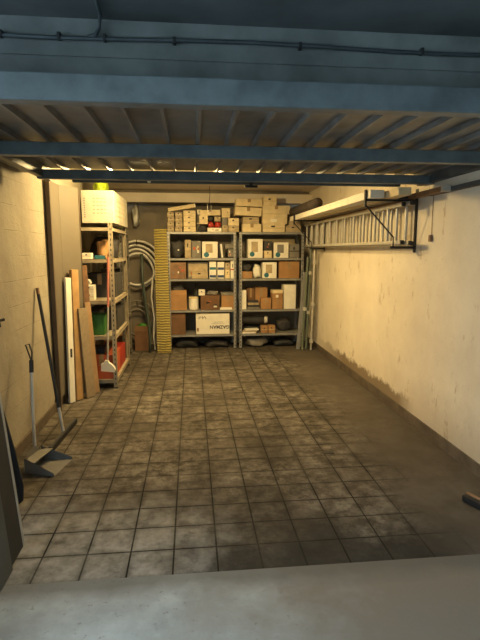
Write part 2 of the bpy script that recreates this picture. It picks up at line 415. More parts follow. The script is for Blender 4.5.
# --- on top of the left back unit
def stack(xa, xb, n, zb, hh, m, label, grp, st='shoe', dep=.22, y=FY):
    z = zb
    for k in range(n):
        pos = {0: 'bottom one', n-1: 'topmost one'}.get(k, ['second', 'third', 'fourth', 'fifth'][k-1] + ' one up')
        j = random.uniform(-.003, .003)
        carton(xa+j, xb+j, z, hh-.002, y+random.uniform(0,.012), dep, m, label % pos, st, rz=random.uniform(-.012,.012)); z += hh
    return z
z = stack(-0.313, -0.223, 4, T4, .066, CREAMD, 'small cream box, %s of the leftmost stack on top of the metal shelves', '')
z2 = stack(-0.210, -0.112, 4, T4, .066, CREAMD, 'small cream box, %s of the second narrow stack on the shelf top', '')
z3 = stack(-0.099, 0.069, 4, T4, .072, CREAM, 'wider cream box, %s of the third stack on the shelf top', '')
ln = 0.401
c = thing('long_box', 'long thin cream carton lying tilted across the three left stacks of parts boxes', 'box', (-0.300, FY+.04, 1.919), rot=(0, -.175, 0))
obj('body', B(0, .375, 0, .1, 0, .05, bev=.003), CREAM, c); obj('end_cap', B(.365, .378, -.002, .102, -.001, .052, bev=.002), WHITE, c)
carton(0.083, 0.174, T4, .245, FY+.16, .10, GREY, 'upright narrow grey carton behind the black bag on the left shelf top', 'shoe')
carton(0.090, 0.160, T4+.246, .065, FY+.16, .09, WHITE, 'tiny white box on the upright narrow grey carton', 'shoe')
def sack(name, label, cat, x0, x1, z, h, y, dep, m, seed=0, part=None):
    """soft bag: squashed, folded blob"""
    r = random.Random(seed); b = NB()
    bmesh.ops.create_icosphere(b, subdivisions=3, radius=1)
    ph = [r.uniform(0, 6) for _ in range(6)]
    for v in b.verts:
        p = v.co.copy(); k = 1 + .10*math.sin(5*p.x+ph[0]+3*p.z) + .08*math.sin(7*p.y+4*p.z+ph[1]) + .05*math.sin(11*p.x-8*p.z+ph[2])
        sgn = lambda a: math.copysign(abs(a)**.7, a)
        v.co = Vector((sgn(p.x)*k, sgn(p.y)*k, sgn(p.z)*k))
    zs = [v.co.z for v in b.verts]; xs = [v.co.x for v in b.verts]; ys = [v.co.y for v in b.verts]
    for v in b.verts:
        zz = (v.co.z-min(zs))/(max(zs)-min(zs)); zz = max(0, zz-.06)/.94
        v.co = Vector(((v.co.x-min(xs))/(max(xs)-min(xs))*(x1-x0)-(x1-x0)/2, (v.co.y-min(ys))/(max(ys)-min(ys))*dep, zz*h))
    o = obj(name, b, m, None, loc=((x0+x1)/2, y, z+.001), smooth=True)
    return tag(o, label, cat)
sack('small_bag', 'black lumpy bag between parts boxes on the left shelf top', 'bag', 0.104, 0.230, T4, .10, FY, .15, DARK, 1)
carton(0.118, 0.237, T4+.105, .115, FY+.0, .15, CREAM, 'cream box resting on the black lumpy bag on the left shelf top', 'shoe')
sack('small_bag', 'left one of two red bags on the shelf top', 'bag', 0.237, 0.321, T4+.056, .085, FY, .12, RED, 2)
sack('small_bag', 'right one of two red bags on the shelf top', 'bag', 0.328, 0.420, T4+.056, .085, FY, .12, RED, 3)
carton(0.230, 0.427, T4, .055, FY, .2, WHITE, 'flat white printed box under the two red bags', 'photo', acc=WHITE)
sack('small_bag', 'dark bundle lying on the left red bag', 'bag', 0.230, 0.314, T4+.142, .07, FY, .12, DARKG, 5)
carton(0.328, 0.413, T4+.142, .065, FY+.01, .11, CREAMD, 'small cream box on the right red bag', 'shoe')
carton(0.132, 0.413, T4+.222, .075, FY+.02, .18, CREAM, 'wide cream carton tilted on top of the heap with the red bags', 'tape', ry=-.03)
carton(0.434, 0.512, T4, .09, FY, .16, CREAMD, 'small cream box beside the right red bag', 'shoe')
carton(0.434, 0.554, T4+.20, .13, FY+.10, .14, CREAM, 'square cream box high between the heap and the flat cartons', 'photo', acc=CREAM)
carton(0.434, 0.512, T4+.092, .10, FY+.03, .14, GREY, 'small grey box on the small cream box beside the red bags', 'plain')
carton(0.519, 0.668, T4, .085, FY, .2, CREAMD, 'cream box at the right end of the left shelf top, bottom of its pile', 'shoe')
carton(0.519, 0.668, T4+.086, .10, FY, .2, CREAM, 'yellowish cream box at the right end of the left shelf top, top of its pile', 'shoe')
# --- on top of the right back unit
carton(0.717, 0.982, T4, .11, FY, .26, CREAM, 'cream carton on the right shelf top, bottom row left', 'tape')
carton(1.003, 1.314, T4, .11, FY, .26, CREAM, 'cream carton on the right shelf top, bottom row middle', 'shoe')
carton(1.328, 1.546, T4, .09, FY, .24, CREAMD, 'brownish carton on the right shelf top, bottom row right', 'shoe')
carton(0.725, 0.953, T4+.112, .095, FY+.02, .22, CREAMD, 'small cream carton between bottom row and tilted carton on the right shelf top', 'shoe')
carton(0.996, 1.350, T4+.112, .135, FY, .25, CREAM, 'cream carton with label on the right shelf top, second row right', 'lid')
carton(1.372, 1.546, T4+.092, .07, FY+.05, .2, CREAMD, 'flat dull carton under the overhead plank on the right shelf top', 'plain')
carton(0.611, 0.982, T4+.222, .115, FY, .24, CREAM, 'long cream carton sagging to the right, third row of the right shelf top', 'tape', ry=.05)
carton(0.996, 1.386, T4+.249, .115, FY, .25, CREAM, 'long cream carton with tape, third row right of the right shelf top', 'tape')
carton(0.625, 0.996, T4+.350, .10, FY+.02, .22, CREAM, 'long cream carton in the top row of the right shelf top, left', 'tape', ry=.03)
carton(1.011, 1.198, T4+.366, .12, FY+.02, .2, CREAM, 'cream carton with a dented corner, topmost of the right pile', 'shoe')
# --- shelf 4 left unit (z T3)
def camera_bag(x, z):
    pass
b = sack('round_bag', 'round black bag with a small white mark on the upper left shelf', 'bag', -0.286, -0.099, T3, .245, FY, .2, DARK, 9)
obj('white_mark', lathe(NB(), [(.012,0),(.012,.004)], 12), WHITEP, b, loc=(.02, -.004, .11), rot=(math.pi/2,0,0))
carton(-0.085, -0.001, T3, .25, FY, .2, CREAMD, 'upright narrow beige box beside the round black bag', 'shoe')
carton(0.006, 0.139, T3, .235, FY+.02, .2, GREY, 'grey box with a dark printed picture on the upper left shelf', 'photo', acc=GREY)
carton(0.153, 0.370, T3, .225, FY, .22, WHITE, 'white box with a dark picture and teal emblem, left unit upper shelf', 'picture', acc=CREAMD)
def book(x, th, z, h, dep, m, label, lean=0, name='book'):
    b = thing(name, label, 'book', (x, FY+.01, z+.001+abs(math.sin(lean))*0), rot=(0, lean, 0))
    obj('cover', B(0, th*.1, 0, dep, 0, h), m, b); obj('cover', B(th*.9, th, 0, dep, 0, h), m, b); obj('spine', B(0, th, -.002, .001, 0, h), m, b)
    obj('pages', B(th*.1, th*.9, .002, dep-.004, .003, h-.003), WHITE, b)
book(0.397, .020, T3+.002, .20, .15, DARK, 'dark book leaning beside the white folder on the upper left shelf', -.10)
book(0.423, .024, T3+.003, .19, .15, WHITEP, 'white folder leaning to the left on the upper left shelf', -.10)
carton(0.509, 0.611, T3, .13, FY, .2, DARK, 'dark box at the right end of the left unit upper shelf', 'photo', acc=GREY)
carton(0.476, 0.597, T3+.131, .06, FY+.02, .2, GREY, 'flat grey box on the dark box at the right end of the upper shelf', 'plain')
# --- shelf 3 left unit (z T2)
carton(-0.300, -0.071, T2, .225, FY, .22, BROWNW, 'box with a reddish brown picture at the left end of the second shelf down', 'photo', acc=BROWNW)
carton(-0.050, 0.237, T2, .225, FY+.06, .2, GREY, 'wide dull box with a dark picture behind the low beige box', 'photo', acc=CREAMD)
carton(0.006, 0.230, T2, .10, FY, .05, CREAMD, 'low beige box in front of the wide dull picture box', 'shoe')
for a, b_, acc, nm in ((209.5, 216.3, TEAL, 'white and teal banded box, first of the three banded boxes'), (217.5, 224.3, NAVY, 'white and navy banded box, middle of the three banded boxes'), (225.2, 230.2, CREAM, 'white and cream banded box, last and narrowest of the three banded boxes')):
    pass
carton(0.251, 0.349, T2, .235, FY, .2, WHITE, 'white and teal banded box, first of the banded boxes', 'stripes', acc=TEAL)
carton(0.363, 0.462, T2, .230, FY, .2, WHITE, 'white and navy banded box, middle of the banded boxes', 'stripes', acc=NAVY)
carton(0.473, 0.540, T2, .12, FY, .2, CREAM, 'small cream box, lower of two beside the tall pale box', 'shoe')
carton(0.473, 0.540, T2+.121, .10, FY, .2, CREAMD, 'small dull cream box, upper of two beside the tall pale box', 'shoe')
carton(0.548, 0.611, T2, .255, FY, .2, WHITE, 'tall pale yellow-white box at the right end of the second shelf down', 'shoe', acc=RED)
# --- shelf 2 left unit (z T1)
carton(-0.300, -0.071, T1, .21, FY, .26, KRAFT, 'brown open carton under the dark dome bag', 'open')
sack('dark_bag', 'dark dome-shaped bag stuffed in the brown open carton', 'bag', -0.282, -0.087, T1+.006, .35, FY+.02, .22, DARK, 12)
j = thing('jar', 'white tub with a lid beside the dark bottle', 'jar', (0.027, FY+.08, T1+.001))
obj('body', lathe(NB(), [(.062,0),(.068,.01),(.068,.15),(.064,.155)], 20), WHITE, j, smooth=False); obj('lid', lathe(NB(), [(.066,.155),(.068,.158),(.068,.172),(.06,.178)], 20), CREAM, j)
j = thing('bottle', 'dark bottle with a narrow neck standing behind the white tub', 'bottle', (0.069, FY+.21, T1+.001))
obj('body', lathe(NB(), [(.045,0),(.05,.01),(.05,.2),(.03,.25),(.018,.27),(.018,.33)], 18), DARKG, j); obj('cap', lathe(NB(), [(.021,.325),(.021,.36),(.018,.365)], 14), SLOT, j)
carton(0.125, 0.391, T1, .20, FY, .26, KRAFTD, 'reddish brown carton with printed front in the middle of the third shelf down', 'photo', acc=KRAFTD)
sack('folded_cloth', 'grey and white folded cloth on the reddish brown carton', 'cloth', 0.202, 0.384, T1+.202, .06, FY+.01, .2, GREY, 21)
carton(0.097, 0.188, T1+.202, .08, FY+.02, .12, WHITE, 'small white box on the left end of the reddish brown carton', 'shoe')
carton(0.420, 0.611, T1, .20, FY+.03, .26, KRAFT, 'plain brown carton at the right end of the third shelf down', 'tape')
carton(0.413, 0.604, T1+.202, .035, FY+.02, .2, GREY, 'flat grey board lying on the plain brown carton', 'plain', name='flat_board', cat='board')
carton(0.396, 0.568, T1, .03, FY-.01, .035, WHITE, 'thin white strip packet in front of the plain brown carton', 'plain', name='packet', cat='packet')
# --- shelf 1 left unit (z T0)
carton(-0.300, -0.092, T0, .235, FY, .26, KRAFTD, 'brown carton with open flaps on the lowest left shelf', 'open')
bc = carton(0.055, 0.533, T0, .292, FY, .28, WHITE, 'large cream-white carton with upside-down black lettering', 'plain')
def lettering(txt, size, parent, loc, rot, m, name='lettering'):
    cu = bpy.data.curves.new(name, 'FONT'); cu.body = txt; cu.size = size; cu.extrude = .0008; cu.offset = size*.02
    cu.align_x = 'CENTER'; cu.align_y = 'CENTER'
    o = bpy.data.objects.new(name, cu); C.objects.link(o)
    dg = bpy.context.evaluated_depsgraph_get(); me = bpy.data.meshes.new_from_object(o.evaluated_get(dg))
    bpy.data.objects.remove(o); me.materials.clear(); me.materials.append(m)
    o = bpy.data.objects.new(name, me); C.objects.link(o); o.parent = parent; o.location = loc; o.rotation_euler = rot; return o
lettering('GAZMAN', .066, bc, (.095, -.1415, .10), (math.pi/2, math.pi, 0), INK)
obj('printed_line', B(.02, .15, -.1412, -.139, .168, .172), INK, bc); obj('printed_line', B(-.02, .16, -.1412, -.139, .147, .150), GREY, bc)
pl = NB()
for k in range(7): bx(pl, -.20+k*.016, -.192+k*.016, -.1412, -.139, .215+(k%3)*.010, .245+(k%2)*.012)
obj('printed_logo', pl, INK, bc)
obj('handle_hole', B(-.225, -.20, -.1414, -.139, .04, .09, bev=.004), BROWNW, bc)
obj('packing_tape', B(-.242, -.17, -.1411, .139, .289, .2932), TAPEC, bc)
# --- floor under left unit
sack('dark_sack', 'dark flat sack on the floor under the left metal shelves', 'bag', -0.258, 0.090, 0, .14, FY+.03, .3, DARKG, 31)
sack('dark_sack', 'brownish flat sack on the floor under the lettered white carton', 'bag', 0.160, 0.554, 0, .11, FY+.03, .3, DARK, 32)

# --- right unit
z = T3
carton(0.796, 1.003, z, .262, FY, .2, WHITE, 'tall white box with a beige picture and round teal emblem, right unit upper shelf', 'picture', acc=CREAMD)
carton(1.025, 1.133, z, .10, FY, .18, CREAM, 'small cream box under the black box, right unit upper shelf', 'shoe')
carton(1.025, 1.133, z+.101, .135, FY+.01, .16, DARK, 'black box on the small cream box, right unit upper shelf', 'photo', acc=DARK)
carton(1.162, 1.372, z, .215, FY, .2, WHITE, 'white box with a small grey picture and teal emblem, right unit upper shelf', 'picture', acc=GREY)
carton(1.386, 1.532, z, .19, FY+.02, .22, GREY, 'dull grey carton at the right end of the right unit upper shelf', 'shoe', acc=DARK)
carton(1.025, 1.517, z, .27, FY+.265, .05, CREAMD, 'wide pale carton standing at the back of the right unit upper shelf', 'plain')
z = T2
carton(0.710, 0.860, z, .095, FY, .2, KRAFT, 'low brown carton at the left end of the right unit second shelf', 'tape')
sack('dark_bundle', 'dark bundle lying on the low brown carton', 'bag', 0.710, 0.853, z+.097, .10, FY+.02, .15, DARK, 41)
sack('white_bundle', 'crumpled white plastic bag between brown carton and white box', 'bag', 0.872, 0.989, z, .20, FY, .15, WHITEP, 43)
carton(1.003, 1.205, z, .225, FY, .2, WHITE, 'white box with a round teal emblem on the right unit second shelf', 'picture', acc=CREAMD)
carton(1.241, 1.532, z, .235, FY, .28, KRAFT, 'large plain brown carton on the right unit second shelf', 'tape')
z = T1
carton(0.703, 0.774, z, .27, FY, .2, WHITE, 'narrow upright white box at the left end of the right unit third shelf', 'plain')
carton(0.789, 0.910, z+.0, .29, FY+.12, .2, KRAFTD, 'dark brown carton behind the stacked papers', 'tape')
carton(0.917, 1.097, z+.0, .30, FY+.14, .2, KRAFT, 'upright brown carton behind the small brown box, right unit third shelf', 'tape')
for k in range(4):
    carton(0.789+k*.004, 0.968-k*.006, z+k*.031, .029, FY+.005*k, .11, (GREY, DARK, CREAMD, DARK)[k], '%s flat box of the low pile before the dark brown carton' % ('lowest grey','second dark','third dull beige','topmost dark')[k], 'plain')
carton(0.982, 1.133, z, .155, FY, .13, KRAFT, 'small brown box between the low pile and the stacked brown boxes', 'tape')
carton(1.147, 1.299, z, .135, FY, .2, KRAFT, 'lower brown box beside the tall white carton', 'tape')
carton(1.147, 1.299, z+.137, .13, FY, .2, KRAFT, 'upper brown box with a yellow label beside the tall white carton', 'lid', acc=CREAM)
carton(1.314, 1.488, z, .345, FY, .24, WHITE, 'tall white carton at the right end of the right unit third shelf', 'plain')
z = T0
sack('black_bag', 'long black bag lying at the back of the right unit lowest shelf', 'bag', 0.696, 1.083, z, .09, FY+.14, .2, DARKG, 51)
b = thing('rolled_mat', 'black rolled mat with a white end lying above the papers on the lowest right shelf', 'mat', (0.696, FY+.12, z+.19), rot=(0, .03, 0))
obj('roll', tube(NB(), [(.01,0,0),(.36,0,0)], .055, 16), DARK, b); obj('roll_end', tube(NB(), [(.36,-.0,0),(.40,-.01,0)], [.057,.045], 16), WHITEP, b)
carton(0.989, 1.083, z, .10, FY-.005, .12, KRAFT, 'left one of two small brown boxes on the lowest right shelf', 'shoe')
carton(1.093, 1.191, z, .105, FY-.005, .12, KRAFT, 'right one of two small brown boxes on the lowest right shelf', 'shoe')
for k in range(3):
    carton(0.696+k*.03, 0.910+k*.02, z+k*.021, .019, FY-.01+.004*k, .10, (WHITE, CREAMD, WHITE)[k], '%s of the flat paper bundles at the left of the lowest right shelf' % ('bottom white one','middle beige one','top white one')[k], 'plain', name='paper_bundle', cat='papers', rz=.04*k)
sack('dark_bag', 'dark lumpy bag behind the rolled mat end on the lowest right shelf', 'bag', 1.227, 1.459, z, .2, FY+.1, .2, DARK, 53)
sack('grey_sack', 'round grey-green sack on the floor under the right metal shelves', 'bag', 0.767, 1.111, 0, .14, FY+.02, .3, GREY, 61)
sack('grey_sack', 'low dark sack on the floor near the right corner', 'bag', 1.155, 1.503, 0, .11, FY+.03, .3, DARKG, 62)

# hanging hook and cord above the left shelves
hk = thing('ceiling_hook', 'thin cord with a hook hanging from the ceiling above the shelves', 'hook', (0.258, 6.62, 2.25))
obj('cord', tube(NB(), [(0,0,0),(.004,0,-.12),(-.004,0,-.24)], .004, 6), DARKG, hk)
obj('hook', tube(NB(), [(-.03,0,-.24),(-.03,0,-.32),(-.01,0,-.36),(.02,0,-.34),(.02,0,-.25)], .004, 6), ALU, hk)

# yellow dimpled plank pair
for k, (x, lb) in enumerate(((-0.479, 'yellow ridged plastic strip leaning at the back, left and partly hidden one of the pair'), (-0.424, 'yellow ridged plastic strip leaning beside the metal shelving, front one of the pair'))):
    b = NB(); wd = (.075, .135)[k]
    bx(b, 0, wd, 0, .012, 0, 1.69)
    n = 42
    for i in range(n):
        zz = .03 + i*.039
        mt = Matrix.Translation((wd/2, -.002, zz)) @ Matrix.Rotation(.55, 4, 'Y')
        bx(b, -wd*.34, wd*.34, -.004, .003, -.007, .007, mat=mt)
    o = obj('yellow_strip', b, YEL, None, loc=(x, 6.56 + k*-.03, .0), rot=(-.085, -.01-.012*k, 0)); tag(o, lb, 'strip')

# corner: grey board and green poles leaning
b = B(0, .055, 0, .012, 0, 1.10, bev=.002)
tag(obj('grey_board', b, METAL, None, loc=(1.47, 6.60, 0), rot=(-.05, .09, 0)), 'grey narrow board leaning against the right end of the shelving', 'board')
def pole(x, y, h, m, label, lean=(0,0), r=.013, fit=()):
    p = thing('pole', label, 'pole', (x, y, r*.5), rot=(lean[0], lean[1], 0))
    obj('shaft', tube(NB(), [(0,0,0),(0,0,h)], r, 10), m, p)
    for f in fit: obj('clamp', B(-r*1.6, r*1.6, -r*1.6, r*1.6, f, f+.05, bev=.004), ALU, p)
GRN = M('grey_green_paint', (.14,.17,.12), .5)
pole(1.545, 6.55, 1.30, GRN, 'grey-green pole leaning in the back right corner, nearest the shelving', (-.02, .05), .016, (.55,))
pole(1.61, 6.58, 1.42, GRN, 'grey-green pole with two clamps in the back right corner, middle one', (-.02, .035), .015, (.5, 1.05))
pole(1.66, 6.50, 1.38, ALU, 'metal pole with clamps standing closest to the right wall in the corner', (-.01, .02), .014, (.1, .62, 1.2))
pole(1.69, 6.58, 1.20, DARKG, 'short dark pole right in the back corner behind the metal pole', (-.02, .01), .012)

# ------------------------------------------------------------------ left shelving
LZ = [.09, .54, .90, 1.31, 1.62]
WOODS = M('dusty_beige_painted_steel', (.37,.31,.22), .6, var=.2, scale=10)
shelf_unit((-1.165, 4.86, 0), .40, 1.02, 1.66, LZ, 'tall dusty shelving unit along the left wall with a big white carton on top', WOODS, lip=.035)
shelf_unit((-1.165, 5.98, 0), .34, .62, 1.66, [.12, .55, .95, 1.35, 1.62], 'darker shelving unit farther back along the left wall', GREY, lip=.03)
wb = carton(-1.05, -.74, 1.660, .31, 4.88, 1.0, M('off_white_card', (.46,.43,.35), .8), 'big white carton with faint stamped lettering on top of the left shelving unit', 'plain')
lp = NB()
for r_ in range(5):
    for k in range(4): bx(lp, -.045+k*.035, -.025+k*.035+(r_*k%3)*.004, -.5012, -.499, .09+r_*.035, .098+r_*.035)
obj('lettering', lp, GREY, wb); sp = NB()
for k in range(9): bx(sp, -.132, -.118, -.5012, -.499, .05+k*.022, .063+k*.022)
obj('lettering', sp, GREY, wb)
rp = NB()
for r_ in range(4):
    for k in range(7): bx(rp, .153, .1555, -.35+k*.09, -.29+k*.09, .07+r_*.05, .085+r_*.05)
obj('lettering', rp, CREAMD, wb)
sack('lime_bag', 'lime green plastic bag behind the big white carton on the left shelving', 'bag', -1.02, -.80, 1.661, .29, 6.0, .25, LIME, 71)
b = thing('lime_box', 'bright lime-yellow crate high behind the folded panel at the left', 'crate', (-1.17, 4.95, 1.975))
sack('lime_cushion', 'bright lime-yellow bag lying on the big white carton near the ceiling', 'bag', -1.04, -.90, 1.972, .2, 5.35, .4, LIME, 72)
bpy.data.objects.remove(b)
# contents
carton(-1.07, -.98, LZ[3], .06, 4.90, .10, WHITE, 'small white box on the second shelf of the left unit', 'shoe', name='small_box')
sack('brown_bag', 'brown paper bag leaning in the dark on the upper left-wall shelf', 'bag', -.97, -.83, LZ[3], .2, 5.06, .2, KRAFT, 81)
carton(-.95, -.86, LZ[3], .035, 4.90, .10, TEAL, 'small flat teal box on the upper left-wall shelf', 'plain', name='small_box')
sack('dark_sack', 'dark bundle filling the back of the upper left-wall shelf', 'bag', -1.12, -.80, LZ[3], .24, 5.35, .4, DARK, 82)
carton(-1.06, -.97, LZ[2], .075, 4.90, .12, WHITE, 'small white box, lower of two on the middle left-wall shelf', 'shoe', name='small_box')
carton(-1.06, -.97, LZ[2]+.076, .075, 4.90, .12, WHITE, 'small white box, upper of two on the middle left-wall shelf', 'shoe', name='small_box')
sack('white_bundle', 'small crumpled white packet high on the middle left-wall shelf boxes', 'packet', -1.06, -1.0, LZ[2]+.152, .06, 4.90, .1, WHITEP, 84)
carton(-1.13, -.80, LZ[2], .25, 5.2, .5, DARK, 'large dark carton at the back of the middle left-wall shelf', 'tape')
gt = thing('green_tub', 'green plastic tub on the lower left-wall shelf', 'tub', (-.97, 5.02, LZ[1]+.001))
obj('tub', B(-.085, .085, -.09, .09, 0, .2, bev=.012), GREEN, gt); obj('rim', B(-.092, .092, -.097, .097, .19, .21, bev=.004), GREEN, gt)
carton(-1.13, -.80, LZ[1], .22, 5.25, .5, DARK, 'large dark carton behind the green tub', 'tape')
rb = carton(-1.05, -.80, LZ[0], .25, 4.90, .42, REDK, 'orange-red carton on the lowest left-wall shelf', 'tape')
carton(-1.05, -.80, LZ[0], .22, 5.36, .40, RED, 'darker red carton behind the orange-red one on the lowest left-wall shelf', 'tape')
carton(-1.05, -.90, LZ[0]+.252, .06, 4.95, .2, DARK, 'flat black box lying on the orange-red carton', 'plain')
# farther unit contents
for z_, lab, m_ in ((.12, 'brown carton on the lowest shelf of the far left unit', KRAFT), (.55, 'grey carton on the second shelf of the far left unit', GREY), (.95, 'dark carton on the third shelf of the far left unit', DARK), (1.35, 'dull beige carton on the fourth shelf of the far left unit', CREAMD)):
    carton(-1.10, -.86, z_, .22, 6.03, .42, m_, lab, 'tape')
carton(-.80, -.61, 0, .28, 6.70, .25, KRAFTD, 'brown open carton on the floor below the hanging hoses', 'open')
sack('green_bag', 'green cloth poking out of the brown open carton below the hoses', 'cloth', -.78, -.63, .285, .09, 6.74, .15, GREEN, 91)
# hoses on the wall
def coil(cx, cz, rx, rz, n, r, m, label, y):
    h = thing('hose_coil', label, 'hose', (cx, y, cz), 0)
    for k in range(n):
        rnd = random.Random(k+int(cz*100)); pts = []
        for i in range(26):
            a = 2*math.pi*i/26
            pts.append(((rx-.025*k)*math.cos(a)+.01*math.sin(3*a+k), k*-.024+.004*math.sin(2*a+k), (rz-.035*k)*math.sin(a)-.03*k+.01*math.cos(2*a+k)))
        obj('loop', tube(NB(), pts, r, 8, True), m, h, smooth=True)
    obj('hanger_hook', tube(NB(), [(0, .13, rz-.06), (0,-.10, rz-.06), (0,-.12, rz)], .006, 6), SLOT, h)
coil(-.76, 1.21, .30, .33, 4, .016, HOSE, 'coil of pale conduit hanging high on the back wall left of the yellow strips', 7.05)
coil(-.78, .42, .22, .26, 3, .013, GREY, 'dark hose coil hanging low on the back wall', 7.05)
tag(obj('dark_hose', tube(NB(), [(-.66,6.60,1.35),(-.66,6.60,1.0),(-.63,6.60,.7),(-.59,6.59,.4),(-.575,6.57,.15),(-.58,6.55,.015)], .02, 8), HOSED, smooth=True), 'thick dark hose hanging down in front of the pale conduit coil', 'hose')
tag(obj('grey_hose', tube(NB(), [(-.54,6.80,1.0),(-.56,6.79,.75),(-.53,6.78,.45),(-.54,6.74,.2),(-.52,6.70,.015)], .011, 8), HOSE, smooth=True), 'thin pale hose hanging beside the yellow strips', 'hose')
sack('hanging_bag', 'grey-white bag hanging high on the back wall left corner', 'bag', -.83, -.72, 1.72, .33, 7.02, .12, METAL, 95)

# ------------------------------------------------------------------ folded panel, planks
p = thing('folded_door_panel', 'tall beige folded door panel standing against the left wall', 'door panel', (-1.165,4.5,0))  # two leaves of a folded door panel
def slab(bm, p0, p1, th, z0, z1):
    a = Vector((p0[0], p0[1], 0)); b = Vector((p1[0], p1[1], 0)); d = (b-a).normalized(); n = Vector((-d.y, d.x, 0))*th
    q = [a, b, b+n, a+n]; lo = [bm.verts.new((v.x, v.y, z0)) for v in q]; hi = [bm.verts.new((v.x, v.y, z1)) for v in q]
    bm.faces.new(lo[::-1]); bm.faces.new(hi)
    for i in range(4): bm.faces.new((lo[i], lo[(i+1)%4], hi[(i+1)%4], hi[i]))
    return bm
obj('leaf', slab(NB(), (0, -.28), (0, .03), .018, .10, 1.975), BEIGE, p)
obj('leaf', slab(NB(), (0, .035), (.113, .28), .018, .0, 1.975), BEIGE, p)
obj('edge_strip', slab(NB(), (.015, -.31), (.015, -.285), .035, .0, 1.975), TRIM, p)
obj('edge_strip', slab(NB(), (.117, .282), (.121, .290), .02, .0, 1.975), TRIM, p)

def plank(name, label, foot, top, wd, th, m, face=0, edge=None):
    """leaning board from foot to top (points), width wd along direction face (angle in plan)"""
    f = Vector(foot); tp = Vector(top); up = (tp-f); Ln = up.length; up.normalize()
    s = Vector((math.cos(face), math.sin(face), 0)); n = up.cross(s).normalized(); s = n.cross(up).normalized()
    mt = Matrix((s, n, up)).transposed().to_4x4()
    o = obj(name, B(-wd/2, wd/2, -th/2, th/2, 0, Ln, bev=min(th,wd)*.12), m, None)
    o.matrix_world = Matrix.Translation(f) @ mt
    tag(o, label, 'plank'); return o
FP = math.pi/2   # faces sideways
wpl = plank('white_plank', 'narrow white plank with a small lock plate leaning against the folded panel', (-1.115, 4.42, .004), (-1.125, 4.52, 1.15), .075, .022, WHITEP, 1.15)
lkp = obj('lock_plate', B(-.012, .012, -.002, .002, .42, .50), INK, None); lkp.parent = wpl; lkp.location = (0, -.0125, 0)
plank('pine_plank', 'light pine plank leaning beside the narrow white plank', (-1.070, 4.50, .004), (-1.085, 4.60, 1.22), .085, .035, PINE, 1.05)
b1 = plank('leaning_board', 'beige chipboard panel leaning in front of the folded panel', (-.975, 4.575, .006), (-1.025, 4.605, .86), .11, .016, WOODB, 1.0)
plank('edge_plank', 'thin brown-edged board leaning closest to the shelving, right of the chipboard panel', (-.95, 4.72, .004), (-1.01, 4.75, .90), .07, .014, M('dull_brown_board', (.34,.21,.11), .7), .9)
plank('edge_plank', 'tall thin brown board leaning on the corner of the left shelving', (-.985, 4.805, .004), (-1.045, 4.83, 1.25), .06, .012, BROWNW, .3)

# string broom with pinkish pole, head up off the floor on the bottom shelf edge
br_ = thing('broom', 'broom with a pinkish pole and white plastic head hanging on the left shelving front', 'broom', (-.850, 4.80, .0))
obj('pole', tube(NB(), [(.045,.02,1.33),(.03,0,.85)], .011, 10), M('pink_metal', (.50,.17,.13), .4), br_)
obj('hanging_loop', tube(NB(), [(.045,.02,1.325),(.045,.058,1.328)], .004, 6), SLOT, br_)
obj('lower_pole', tube(NB(), [(.03,0,.85),(.004,0,.30)], .009, 10), ALU, br_)
hb = NB(); prism(hb, [(-.06,.205),(.07,.19),(.08,.21),(.07,.24),(.045,.268),(.02,.285),(.01,.31),(-.02,.31),(-.03,.285),(-.055,.275)], -.025, .025)
obj('head', hb, WHITEP, br_)

# dustpan
dp = thing('dustpan', 'long-handled grey metal dustpan standing near the left wall', 'dustpan', (-.95, 3.07, 0), 1.35)
b = NB()
n = 10
def pan(bm, sx, sy, th=.004):
    rows = []
    for i in range(n+1):
        u = -1 + 2*i/n
        rows.append([(u*sx*.5*(.82), sy*.45, .10*(1-abs(u)**4)+.02), (u*sx*.5*.86, sy*.42, .004), (u*sx*.5, -sy*.5, .002)])
    for off in (0, th):
        vs = [[bm.verts.new((x, y-off*.0, z+off)) for x, y, z in r] for r in rows]
        for a, c_ in zip(vs, vs[1:]):
            for k in range(2): bm.faces.new((a[k], c_[k], c_[k+1], a[k+1]))
    for s in (-1, 1):
        q = [(s*sx*.5*.82, sy*.45, .10), (s*sx*.5*.86, sy*.42, .002), (s*sx*.5, -sy*.5, .002), (s*sx*.5, -sy*.48, .02)]
        for o_ in (0, .003): bm.faces.new([bm.verts.new((x+o_*-s, y, z)) for x, y, z in q])
pan(b, .25, .22)
obj('pan', b, M('dull_tin', (.17,.16,.145), .5), dp)
lidb = NB()
vs0 = [];
for i in range(13):
    a = math.pi*i/12; vs0.append((.115*math.cos(a), .02+.09*math.sin(a)))
lo = [lidb.verts.new((x, y, .075+.03*y)) for x, y in vs0]; hi = [lidb.verts.new((x, y, .079+.03*y)) for x, y in vs0]
lidb.faces.new(lo[::-1]); lidb.faces.new(hi)
for i in range(13): lidb.faces.new((lo[i], lo[(i+1)%13], hi[(i+1)%13], hi[i]))
obj('hood', lidb, M('grey_enamel', (.20,.19,.17), .5), dp)
hd = obj('handle', tube(NB(), [(.037,.105,.05),(.10,.14,.30),(.185,.180,.60)], .011, 10), ALU, dp)
obj('grip', tube(NB(), [(.18,.178,.58),(.203,.188,.66)], .014, 10), SLOT, hd)
obj('grip_loop', tube(NB(), [(.20,.186,.655),(.215,.21,.70),(.225,.235,.76),(.235,.215,.765),(.228,.195,.71),(.206,.186,.66)], .005, 8), SLOT, hd)

